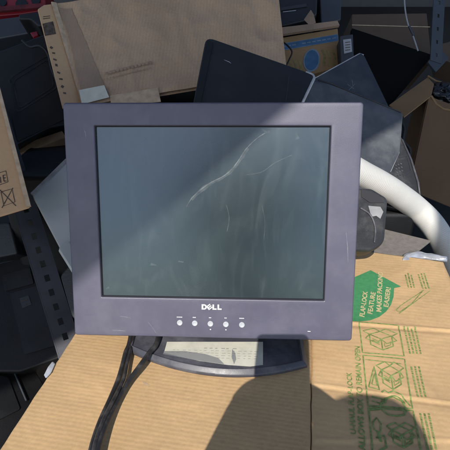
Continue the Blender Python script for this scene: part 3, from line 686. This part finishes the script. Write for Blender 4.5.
# dark plastic unit with vents under the hose
pl = Plane((400, 140, .98), (420, 196, .93), (350, 180, .93))
du = thing('printer_part', 'dark grey plastic casing with a vent and a square recess, behind the white hose', 'plastic casing', pl(390, 210))
slab('casing', pl, [(340, 150), (402, 136), (411, 158), (418, 182), (420, 200), (408, 212), (385, 206), (340, 190)], .05, M['bezel_dark'], du, .006, .004)
om = MB(); om.ribbon([pl(x, y) for x, y in ((399, 158), (407, 156), (411, 171), (403, 176))], .002, pl.n, .001, 0); om.make('recess_frame', M['gasket'], du)
for k in range(4):
    vm_ = MB()
    for j in range(3): x, y = 395 + k * .6 + j * 2.6, 165 + k * 3.5 - j * .8; vm_.ribbon([pl(x, y), pl(x + 1.5, y + .8)], .002, pl.n, .0008, 0)
    vm_.make('vent_slot', M['base'] if k < 3 else M['gasket'], du)
MB().tube([pl(402, 140, .001), pl(411, 160, .001), pl(418, 183, .001), pl(420, 199, .001)], .0022, 8).make('rounded_edge', M['base'], du, smooth=True)
# rounded dark monitor corner with torn sticker
pl = Plane((360, 195, .76), (388, 195, .765), (360, 245, .735))
dm = thing('monitor_part', 'dark glossy rounded casing corner with a shiny torn sticker, right of the monitor', 'plastic casing', pl(370, 248))
slab('casing', pl, [(335, 186), (372, 188), (388.5, 198), (385, 243), (374, 251), (335, 251)], .045, M['bezel_dark'], dm, [0, .006, .008, .012, .010, 0], .006, bseg=4)
MB().tube(spline([pl(360, 208, .001), pl(370, 215, .001), pl(375, 228, .001), pl(374, 243, .001)]), .0018, 8).make('moulded_ridge', M['base'], dm, smooth=True)
panel('torn_sticker', pl, [(368, 206), (380, 207), (383, 212), (380, 219), (376, 216), (371, 217)], .0008, M['rim'], dm, .0006)
panel('side_recess', pl, [(361, 189), (378, 195), (384, 203), (370, 203), (361, 197)], .0008, M['gasket'], dm, .0006)

# ribbed vacuum hose
hp = spline([P(190, 300, .98), P(215, 250, .93), P(255, 190, .84), P(295, 152, .80), P(325, 150, .80), P(345, 164, .82), P(362, 174, .835), P(380, 183.5, .855), P(397, 194, .885), P(416, 208, .92), P(431, 223, .915), P(443.5, 243, .91), P(454, 268, .90), P(462, 296, .89), P(466, 340, .86), P(480, 400, .85)], .0009)
hs = thing('vacuum_hose', 'white ribbed vacuum hose curving down right of the monitor, its near end in shade', 'hose', hp[-1])
MB().tube(hp, .0, 32, lambda i: (.0213 + .0036 * min(1, max(0, i - 260) / 260)) + .00016 * math.sin(i * 1.57)).make('hose_tube', M['hose'], hs, smooth=True)

# grey chipboard sheet behind the carton, with foil strip
zb = -.008
o = MB().prism(fillet([onz(x, y, zb) for x, y in ((320, 232), (372, 226), (431, 240.5), (401, 264.5), (354, 256), (320, 254))], 0), V((0, 0, -.004))).make('chipboard_sheet', M['felt'], bevel=.0008)
tag(o, 'grey chipboard sheet with a pointed corner, just behind the printed box flap', 'board')
fo = MB(); fn = 46; fm_ = 9; fv = []
for i in range(fn + 1):
    u = i / fn; c_ = onz(402 + 44 * u, 261.5 - 6.5 * math.sin(min(1, u * 2.4) * math.pi / 2) + 8 * max(0, u - .42), -.004)
    wd_ = .014 * (1 - .75 * u) * min(1, u * 8 + .15) + .003
    for j in range(fm_ + 1):
        t = j / fm_ - .5; q = c_ + V((0, t * wd_ * 2, 0)); q.z = -.004 + .006 * math.cos(t * math.pi) + .0025 * noise.noise(V((q.x * 60, q.y * 140, 1))); fv.append(q)
fo.add(fv, [(i * (fm_ + 1) + j, i * (fm_ + 1) + j + 1, (i + 1) * (fm_ + 1) + j + 1, (i + 1) * (fm_ + 1) + j) for i in range(fn) for j in range(fm_)])
o = fo.make('plastic_wrap', M['foil'], smooth=True); o.modifiers.new('s', 'SOLIDIFY').thickness = .0006
tag(o, 'crumpled strip of shiny clear plastic at the rear edge of the printed flap', 'plastic wrap')
o = MB().prism([onz(x, y, -.13) for x, y in ((300, 215), (470, 215), (480, 285), (300, 272))], V((0, 0, -.25))).make('storage_bin', M['black'], bevel=.005)
tag(o, 'black bin right behind the printed box, mostly hidden by the hose', 'bin')

# black foam panel, far right
pl = Plane((355, 30, 1.75), (432, 55, 1.75), (388, 105, 1.65))
o = slab('flat_panel', pl, [(352, 28), (433, 55), (385, 112), (350, 110)], .02, M['void'], None, .003, .003); tag(o, 'large flat black panel standing tilted behind the slate laptops', 'panel')
# open brown carton at the right
pl = Plane((411, 95, 1.56), (470, 120, 1.54), (405, 185, 1.48))
rb = thing('cardboard_box', 'open brown cardboard box at the right edge, black plastic inside', 'cardboard box', pl(420, 190))
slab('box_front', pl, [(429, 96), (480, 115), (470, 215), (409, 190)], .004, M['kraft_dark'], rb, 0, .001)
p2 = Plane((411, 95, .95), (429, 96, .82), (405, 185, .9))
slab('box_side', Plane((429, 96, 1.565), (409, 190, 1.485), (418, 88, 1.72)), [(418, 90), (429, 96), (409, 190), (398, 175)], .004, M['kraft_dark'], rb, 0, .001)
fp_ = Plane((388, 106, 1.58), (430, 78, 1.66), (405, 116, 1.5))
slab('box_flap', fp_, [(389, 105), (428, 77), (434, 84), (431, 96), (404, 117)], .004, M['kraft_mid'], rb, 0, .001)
em = MB(); em.tube([P(428, 76, 1.66), P(436, 81, 1.64), P(448, 84, 1.62), P(462, 86, 1.6)], .0035, 6); em.make('torn_rim', M['kraft_mid'], rb)
MB().tube([P(431, 96, 1.56), P(436, 104, 1.555), P(443, 109, 1.55), P(462, 113, 1.545)], .0045, 6).make('torn_rim', M['kraft_mid'], rb)
bm_ = bmesh.new(); bmesh.ops.create_icosphere(bm_, subdivisions=5, radius=1)
bv = []
for q in bm_.verts:
    n_0 = noise.noise(q.co * 2.3) * .35 + (1 - abs(noise.noise(q.co * 4.1)) * 3) * .12
    s_ = 1 + n_0; bv.append(P(447, 96, 1.62) + V((q.co.x * .085, q.co.y * .06, q.co.z * .042)) * s_)
bf = [tuple(x.index for x in q.verts) for q in bm_.faces]; bm_.free()
o = obj('plastic_bag', bv, bf, M['bag'], smooth=True); tag(o, 'shiny crumpled black plastic bag inside the open brown box', 'bag')
# dim long carton on the far shelf
pl = Plane((355, 12, 2.0), (430, 15, 2.0), (355, 52, 1.96))
o = thing('cardboard_box', 'long dim brown cardboard box on the far shelf above the black panel', 'cardboard box', pl(390, 60))
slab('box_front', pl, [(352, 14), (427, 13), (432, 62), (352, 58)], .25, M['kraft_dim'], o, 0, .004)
MB().ribbon([pl(352, 25), pl(430, 27)], .003, pl.n, .0006, 0).make('box_tape', M['kraft_edge'], o)
# hanging wire with inline switch
wr = thing('wire', 'thin pale wire with a small inline switch hanging at the top right', 'wire', P(418, 50, 1.3))
MB().tube(spline([P(404, -14, 1.32), P(405, 8, 1.31), P(408, 24, 1.31), P(413, 36, 1.3), P(418, 51, 1.3)]), .0022, 8).make('flex', M['wire'], wr, smooth=True)
MB().tube([P(409, 26, 1.30), P(410, 28, 1.30), P(413, 34, 1.3), P(413.5, 36, 1.3)], .004, 8).make('inline_switch', M['silver_dark'], wr, bevel=.001)
# fruit box with a blue band and oval
pl = Plane((283, 42, 1.18), (340, 32, 1.22), (284, 78, 1.14))
fb = thing('fruit_box', 'tan produce box with a blue band, blue oval and yellow print, top centre', 'cardboard box', pl(310, 80))
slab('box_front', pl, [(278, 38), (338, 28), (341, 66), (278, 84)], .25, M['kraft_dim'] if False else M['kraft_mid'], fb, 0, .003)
panel('box_lid_edge', pl, [(278, 31), (336, 24), (338, 28.5), (278, 38)], .004, M['kraft_grey'], fb, .008)
panel('blue_band', pl, [(278, 44.5), (337.5, 34.5), (338, 40.5), (278, 51.5)], .0006, M['blue'], fb)
bd = MB()
for k in range(11):
    if k in (3,): continue
    x = 282 + k * 5; bd.ribbon([pl(x, 47.6 - (x - 280) * .17), pl(x + 3.6, 47 - (x - 280) * .17)], .0032, pl.n, .0002, .0012)
for y_ in (-3.1, 3.4): bd.ribbon([pl(279, 47.8 + y_), pl(337, 37.8 + y_)], .0014, pl.n, .0002, .0012)
bd.make('band_lettering', M['blue_pale'], fb)
def ell(cx_, cy_, rx, ry, off): return [pl(cx_ + rx * math.cos(t * math.pi / 16), cy_ + ry * math.sin(t * math.pi / 16) - .15 * rx * math.cos(t * math.pi / 16), off) for t in range(32)]
MB().prism(ell(311.5, 60.5, 8.3, 11.5, .0010), -pl.n * .0004).make('oval_emblem', M['blue_pale'], fb)
MB().prism(ell(311.5, 60.5, 6.9, 9.8, .0018), -pl.n * .0004).make('oval_emblem', M['blue'], fb)
ym = MB()
for x in (284, 289, 294, 299): ym.ribbon([pl(x, 60), pl(x + 2, 66), pl(x + 1, 74)], .006, pl.n, .0002, .0004)
ym.make('yellow_print', M['yellow'], fb); ym = MB()
for x in (322, 327, 332): ym.ribbon([pl(x, 50), pl(x + 3, 56), pl(x + 2, 66)], .007, pl.n, .0002, .0004)
ym.make('yellow_print', M['yellow'], fb)
cm = MB(); cm.tube(spline([P(283, 42, 1.12), P(288, 46, 1.1), P(292, 52, 1.1), P(289, 60, 1.1), P(286, 66, 1.1)]), .002, 8)
tag(cm.make('cord', M['black'], smooth=True), 'thin black cord dangling in front of the fruit box', 'cord')
# machine and paper above the fruit box
pl = Plane((278, 5, 1.3), (318, 0, 1.3), (280, 26, 1.28))
mc = thing('desk_printer', 'dark machine on the shelf above the fruit box', 'machine', pl(295, 26))
slab('housing', pl, [(270, -20), (318, -20), (317, 14), (308, 20), (283, 26), (270, 26)], .2, M['black2'], mc, .008, .006)
panel('front_slot', pl, [(281, 8), (306, 4), (307, 7), (281, 11)], .001, M['gasket'], mc, .001)
MB().ribbon([pl(283, 12), pl(296, 10.5)], .002, pl.n, .0006, .0).make('trim_line', M['rim'], mc)
o = MB().prism([P(x, y, z) for x, y, z in ((304, 20, 1.15), (311, 10, 1.16), (314, 15, 1.15), (316, 23, 1.14), (309, 25, 1.13))], V((0, .004, .001))).make('paper_scrap', M['kraft_grey'], bevel=.001); tag(o, 'crumpled pale paper corner sticking up above the fruit box', 'paper')
pl = Plane((320, 0, 1.35), (345, 0, 1.35), (320, 22, 1.33))
o = slab('storage_tub', pl, [(319, -15), (342, -16), (341, 20), (321, 24)], .2, M['silver_dark'], None, .008, .006); tag(o, 'dim grey tub standing right of the dark machine at the top', 'tub')
pl = Plane((341, 36, 1.16), (354, 34, 1.16), (341, 66, 1.14))
o = thing('small_box', 'small grey box with pale printed label right of the fruit box', 'box', pl(346, 66)); slab('carton', pl, [(340, 36), (353, 34), (354, 62), (341, 66)], .08, M['silver_dark'], o, 0, .002)
panel('printed_label', pl, [(343, 40), (351, 39), (352, 52), (344, 54)], .0008, M['wire'], o, .0006)
lm = MB()
for k in range(4): lm.ribbon([pl(345, 43 + k * 2.6), pl(350, 42.4 + k * 2.6)], .002, pl.n, .0002, .0022)
lm.make('label_print', M['ink'], o)

# far rack: beams, posts, decks
rk = thing('storage_rack', 'dark steel storage rack running across behind all the stacked things', 'shelf', (0, 1.35, FLOOR))
def rbox(nm, lo, hi, m=M['steel_dark']): MB().box(lo, hi).make(nm, m, rk, bevel=.002)
for x in (-1.0, .42, 1.5): rbox('upright', (x, 2.35, FLOOR), (x + .045, 2.38, 1.6))
zt = P(390, 7, 2.08).z
rbox('beam', (-1.6, 2.30, zt), (2.2, 2.33, zt + .05)); rbox('shelf_deck', (-1.6, 2.331, zt + .02), (2.2, 2.8, zt + .04), M['tower'])
zs = P(310, 84, 1.16).z
rbox('beam', (-.6, .985, zs - .06), (.34, 1.01, zs - .004)); rbox('shelf_deck', (-.6, 1.011, zs - .02), (.34, 1.6, zs - .006), M['tower'])
rbox('shelf_deck', (-1.2, .95, -.40), (1.5, 1.9, -.385), M['tower'])
pl = Plane((440, 0, 1.28), (440, 45, 1.28), (452, 0, 1.3))
rp_ = thing('shelf_post', 'dark blue perforated shelf post in the top right corner', 'shelf post', pl(438, 62)); strip_holes(pl(441, -30), pl(436, 62), .045, pl.n, 7, M['steel_dark'], rp_, 'perforated_face')
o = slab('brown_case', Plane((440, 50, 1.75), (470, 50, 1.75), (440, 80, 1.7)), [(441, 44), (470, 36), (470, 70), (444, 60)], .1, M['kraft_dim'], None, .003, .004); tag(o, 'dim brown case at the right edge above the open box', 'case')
o = slab('food_tub', Plane((430, 58, 1.68), (448, 50, 1.7), (430, 72, 1.66)), [(428, 62), (440, 48), (449, 58), (436, 72)], .01, M['silver_dark'], None, .003, .002); tag(o, 'small blue grey tub between the black panel and the open brown box', 'tub')

# lower left: black computers on the dark lower shelf
pl = Plane((0, 262, .90), (60, 245, .93), (8, 345, .82))
t1 = thing('computer_tower', 'black computer tower with a small pale label, in the dark left of the box', 'computer', pl(20, 345))
slab('casing', pl, [(-40, 268), (26, 250), (50, 262), (78, 352), (20, 372), (-40, 372)], .3, M['black'], t1, .006, .005)
panel('drive_bay', pl, [(2, 276), (30, 268), (34, 284), (5, 292)], .0008, M['black2'], t1, .002, .003)
panel('front_door', pl, [(10, 294), (38, 286), (58, 345), (25, 355)], .0008, M['tower'], t1, .002, .004)
panel('small_label', pl, [(20, 299), (29, 296), (32, 305), (23, 309)], .0032, M['silver_dark'], t1, .0004)
lm = MB(); lm.ribbon([pl(22, 302), pl(28, 300)], .002, pl.n, .0002, .004); lm.ribbon([pl(24, 306), pl(30, 303.6)], .0016, pl.n, .0002, .004); lm.make('label_print', M['ink'], t1)
MB().ribbon([pl(-2, 264), pl(22, 258)], .002, pl.n, .0008, .0).make('trim_line', M['silver_dark'], t1)
pl = Plane((0, 345, .85), (30, 405, .78), (40, 370, .84))
t2 = thing('computer_tower', 'black computer tower with a thin grey trim line, lowest at the left edge', 'computer', pl(0, 410))
slab('casing', pl, [(-40, 352), (34, 368), (52, 398), (30, 460), (-40, 470)], .3, M['black'], t2, .006, .005)
MB().tube([pl(-2, 341, .004), pl(10, 364, .004), pl(26, 402, .004)], .0017, 8).make('trim_line', M['silver_dark'], t2)
panel('front_door', pl, [(-20, 372), (8, 378), (20, 410), (-20, 430)], .0008, M['black2'], t2, .002, .004)
pl = Plane((0, 232, .86), (20, 226, .86), (0, 262, .85))
o = slab('black_case', pl, [(-30, 226), (10, 222), (18, 254), (-30, 264)], .2, M['black2'], None, .006, .005); tag(o, 'flat black case under the left carton, beside the perforated post', 'case')
pl = Plane((60, 300, .80), (75, 300, .80), (62, 330, .78))
o = slab('black_adapter', Plane((62, 268, .70), (80, 262, .70), (66, 300, .69)), [(60, 276), (76, 258), (95, 270), (95, 330), (72, 318)], .05, M['black2'], None, .006, .004); tag(o, 'dark grey adapter under the silver laptop, left behind the monitor', 'adapter')
def cord(pts, rr, lab): tag(MB().tube(spline(pts, .006), rr, 8).make('cord', M['black'], smooth=True), lab, 'cord')
cord([P(398, 118, 1.3), P(404, 128, 1.28), P(403, 140, 1.27), P(410, 150, 1.27), P(408, 166, 1.27), P(416, 178, 1.27)], .004, 'black cord hanging between the blue grey laptop and the open brown box')
cord([P(22, 40, .90), P(30, 47, .90), P(40, 46, .89), P(48, 54, .89), P(52, 70, .88), P(60, 88, .87)], .0025, 'thin black cord lying over the blue black computer casing')
# pile carrying the leaning things
o = MB().box((-.42, .74, -.385), (-.02, 1.0, .13)).make('storage_bin', M['black'], bevel=.01); tag(o, 'black storage bin behind the monitor carrying the crumpled box', 'bin')
o = MB().box((.0, .80, -.385), (.40, .98, .02)).make('storage_bin', M['black'], bevel=.01); tag(o, 'black storage bin behind the monitor carrying the leaning laptops', 'bin')

# ------------------------------------------------------------------ the photographer (out of frame; throws the shadow on the box)
PB = CAM - FW * .010
phone = thing('phone', 'black phone held upright by the photographer, taking the picture', 'phone', PB)
def cl(x, y, z): return PB + RT * x + UP * y - FW * z
bridge(MB(), [[cl(x, y, z) for x, y in fc] for z, fc in ((0, 0), (.009, 0)) for fc in [[(-.058 + .009 * (1 - math.cos(0)), 0)]]][:0] or [[cl(q[0], q[1], 0) for q in PQ] for PQ in [[(x, y) for cx_, cy_, a in ((.004, .004, 0), (-.049, .004, 90), (-.049, -.110, 180), (.004, -.110, 270)) for i in range(5) for x, y in [(cx_ + .009 * math.cos(R(a + 22.5 * i)), cy_ + .009 * math.sin(R(a + 22.5 * i)))]]]] + [[cl(q[0], q[1], .0085) for q in [(x, y) for cx_, cy_, a in ((.004, .004, 0), (-.049, .004, 90), (-.049, -.110, 180), (.004, -.110, 270)) for i in range(5) for x, y in [(cx_ + .009 * math.cos(R(a + 22.5 * i)), cy_ + .009 * math.sin(R(a + 22.5 * i)))]]]], True, True).make('phone_body', M['phone'], phone)
per = thing('person', 'person in a dark shirt and jeans holding a phone in both hands', 'person', (0, -.7, FLOOR))
def back(px, py, h):                                         # where a point must be to shade that spot of the box
    p = onz(px, py); return p - SUN * (h / -SUN.z) * 1.0
def skin(name, chains, m, parent, sub=2):
    vs = []; es_ = []; rs = []
    for ch in chains:
        st_ = None
        for k, (p, r_) in enumerate(ch):
            if isinstance(p, int): st_ = p; continue
            vs.append(V(p)); rs.append(r_)
            i = len(vs) - 1
            if k > 0: es_.append((st_, i))
            st_ = i
    pm = WM[parent.name]; inv = pm.inverted()
    me = bpy.data.meshes.new(name); me.from_pydata([inv @ q for q in vs], es_, []); o = bpy.data.objects.new(name, me); COL.objects.link(o); o.parent = parent; WM[o.name] = pm
    md = o.modifiers.new('s', 'SKIN'); md.use_smooth_shade = True
    for i, sv in enumerate(me.skin_vertices[0].data):
        r_ = rs[i]; sv.radius = r_ if isinstance(r_, tuple) else (r_, r_); sv.use_root = (i == 0)
    su = o.modifiers.new('u', 'SUBSURF'); su.levels = sub; su.render_levels = sub
    me.materials.append(m); return o
head = back(368, 477, .78)
chest = head + V((-.02, -.14, -.30)); pelv = chest + V((0, -.22, -.42)); neck = head + V((0, -.055, -.125))
neck2 = neck + V((0, -.03, -.05))
shL, shR = chest + V((-.17, .03, .10)), chest + V((.17, .03, .10))
wrL, wrR = cl(-.105, -.150, .035), cl(.075, -.110, .035)
elL = back(190, 560, .18) ; elL = shL.lerp(wrL, .5) + V((-.06, -.05, -.12)); elR = shR.lerp(wrR, .5) + V((.07, -.03, -.14))
paL, paR = cl(-.080, -.090, .022), cl(.038, -.078, .022)
chains = [[(pelv, (.14, .10)), (pelv.lerp(chest, .5), (.125, .095)), (chest, (.15, .10)), (chest + V((0, .04, .10)), (.12, .075)), (neck2, .055), (neck, .052), (head + V((0, -.01, -.05)), (.062, .07)), (head, (.070, .082)), (head + V((0, -.005, .06)), (.06, .07))]]
i_sh = 3
chains += [[(3, 0), (shL, .052), (shL.lerp(elL, .5), .044), (elL, .036), (elL.lerp(wrL, .4), .036), (wrL, .022), (paL, (.030, .016))]]
base_n = 9; palmL = base_n + 5
chains += [[(3, 0), (shR, .052), (shR.lerp(elR, .5), .044), (elR, .036), (elR.lerp(wrR, .4), .036), (wrR, .022), (paR, (.030, .016))]]
palmR = base_n + 6 + 5
for k, (oy, ln) in enumerate(((.03, .9), (.008, 1.0), (-.014, .95), (-.036, .8))):
    chains += [[(palmL, 0), (cl(-.066, -.085 + oy, .004), .0095), (cl(-.055 + .0, -.083 + oy, -.008 * ln), .0085), (cl(-.040, -.082 + oy, -.011), .0075)]]
    chains += [[(palmR, 0), (cl(.020, -.090 + oy, .004), .0095), (cl(.010, -.088 + oy, -.008 * ln), .0085), (cl(-.004, -.087 + oy, -.011), .0075)]]
chains += [[(palmL, 0), (cl(-.062, -.075, .026), .011), (cl(-.045, -.055, .022), .010), (cl(-.032, -.045, .018), .008)], [(palmR, 0), (cl(.018, -.08, .026), .011), (cl(.004, -.062, .022), .010), (cl(-.008, -.052, .018), .008)]]
for sx in (-1, 1):
    hp_ = pelv + V((.09 * sx, 0, -.06)); kn = V((pelv.x + .12 * sx, pelv.y + .10, FLOOR + .47)); an_ = V((pelv.x + .13 * sx, pelv.y - .02, FLOOR + .09))
    chains += [[(0, 0), (hp_, .085), (hp_.lerp(kn, .5), .075), (kn, .055), (kn.lerp(an_, .4), .052), (an_, .036), (an_ + V((0, .02, -.045)), .038), (an_ + V((.01 * sx, .16, -.06)), (.04, .026))]]
skin('body', chains, M['skin'], per)
# face, ears and hair
fdir = (CAM - head).normalized(); fside = V((1, 0, 0)); fup = fside.cross(fdir).normalized() * 1
def hq(x, y, z): return head + fside * x + fup * y + fdir * z
skin('nose', [[(hq(0, .02, .082), .009), (hq(0, -.002, .094), .011), (hq(0, -.012, .090), .010)]], M['skin'], per)
for sx in (-1, 1):
    skin('ear', [[(hq(.072 * sx, .02, -.005), (.012, .008)), (hq(.078 * sx, 0, -.008), (.012, .008)), (hq(.072 * sx, -.02, -.002), (.008, .006))]], M['skin'], per)
    skin('eye', [[(hq(.030 * sx - .004, .018, .076), .009), (hq(.030 * sx + .004, .018, .076), .009)]], M['white_mark'], per)
skin('mouth', [[(hq(-.022, -.042, .080), .004), (hq(0, -.042, .086), .006), (hq(.022, -.042, .080), .004)]], M['red_dark'], per)
skin('hair', [[(head + V((0, -.055, -.05)), (.062, .05)), (head + V((0, -.045, .01)), (.076, .06)), (head + V((0, -.025, .065)), (.073, .07)), (head + V((0, .02, .085)), (.060, .045))]], M['hair'], per)
skin('shirt', [[(pelv + V((0, -.01, -.10)), (.165, .13)), (pelv + V((0, .0, .0)), (.165, .125)), (pelv.lerp(chest, .5), (.14, .11)), (chest, (.165, .115)), (chest + V((0, .04, .10)), (.13, .085)), (neck2 + V((0, -.01, -.02)), .065)], [(4, 0), (shL, .064), (shL.lerp(elL, .5), .056), (elL.lerp(shL, .1), .050)], [(4, 0), (shR, .064), (shR.lerp(elR, .5), .056), (elR.lerp(shR, .1), .050)]], M['shirt'], per)
jc = [[(pelv + V((0, .01, .09)), (.150, .11)), (pelv + V((0, 0, -.05)), (.15, .11))]]
for sx in (-1, 1):
    hp_ = pelv + V((.09 * sx, 0, -.06)); kn = V((pelv.x + .12 * sx, pelv.y + .10, FLOOR + .47)); an_ = V((pelv.x + .13 * sx, pelv.y - .02, FLOOR + .09))
    jc += [[(1, 0), (hp_, .095), (hp_.lerp(kn, .5), .085), (kn, .068), (kn.lerp(an_, .5), .060), (an_ + V((0, 0, .02)), .055)]]
for sx in (-1, 1):
    an_ = V((pelv.x + .13 * sx, pelv.y - .02, FLOOR + .09))
    skin('shoe', [[(an_ + V((0, -.02, -.02)), .05), (an_ + V((0, .0, -.05)), (.048, .044)), (an_ + V((.01 * sx, .10, -.055)), (.048, .034)), (an_ + V((.012 * sx, .19, -.06)), (.042, .026))]], M['black2'], per)
skin('jeans', jc, M['jeans'], per)
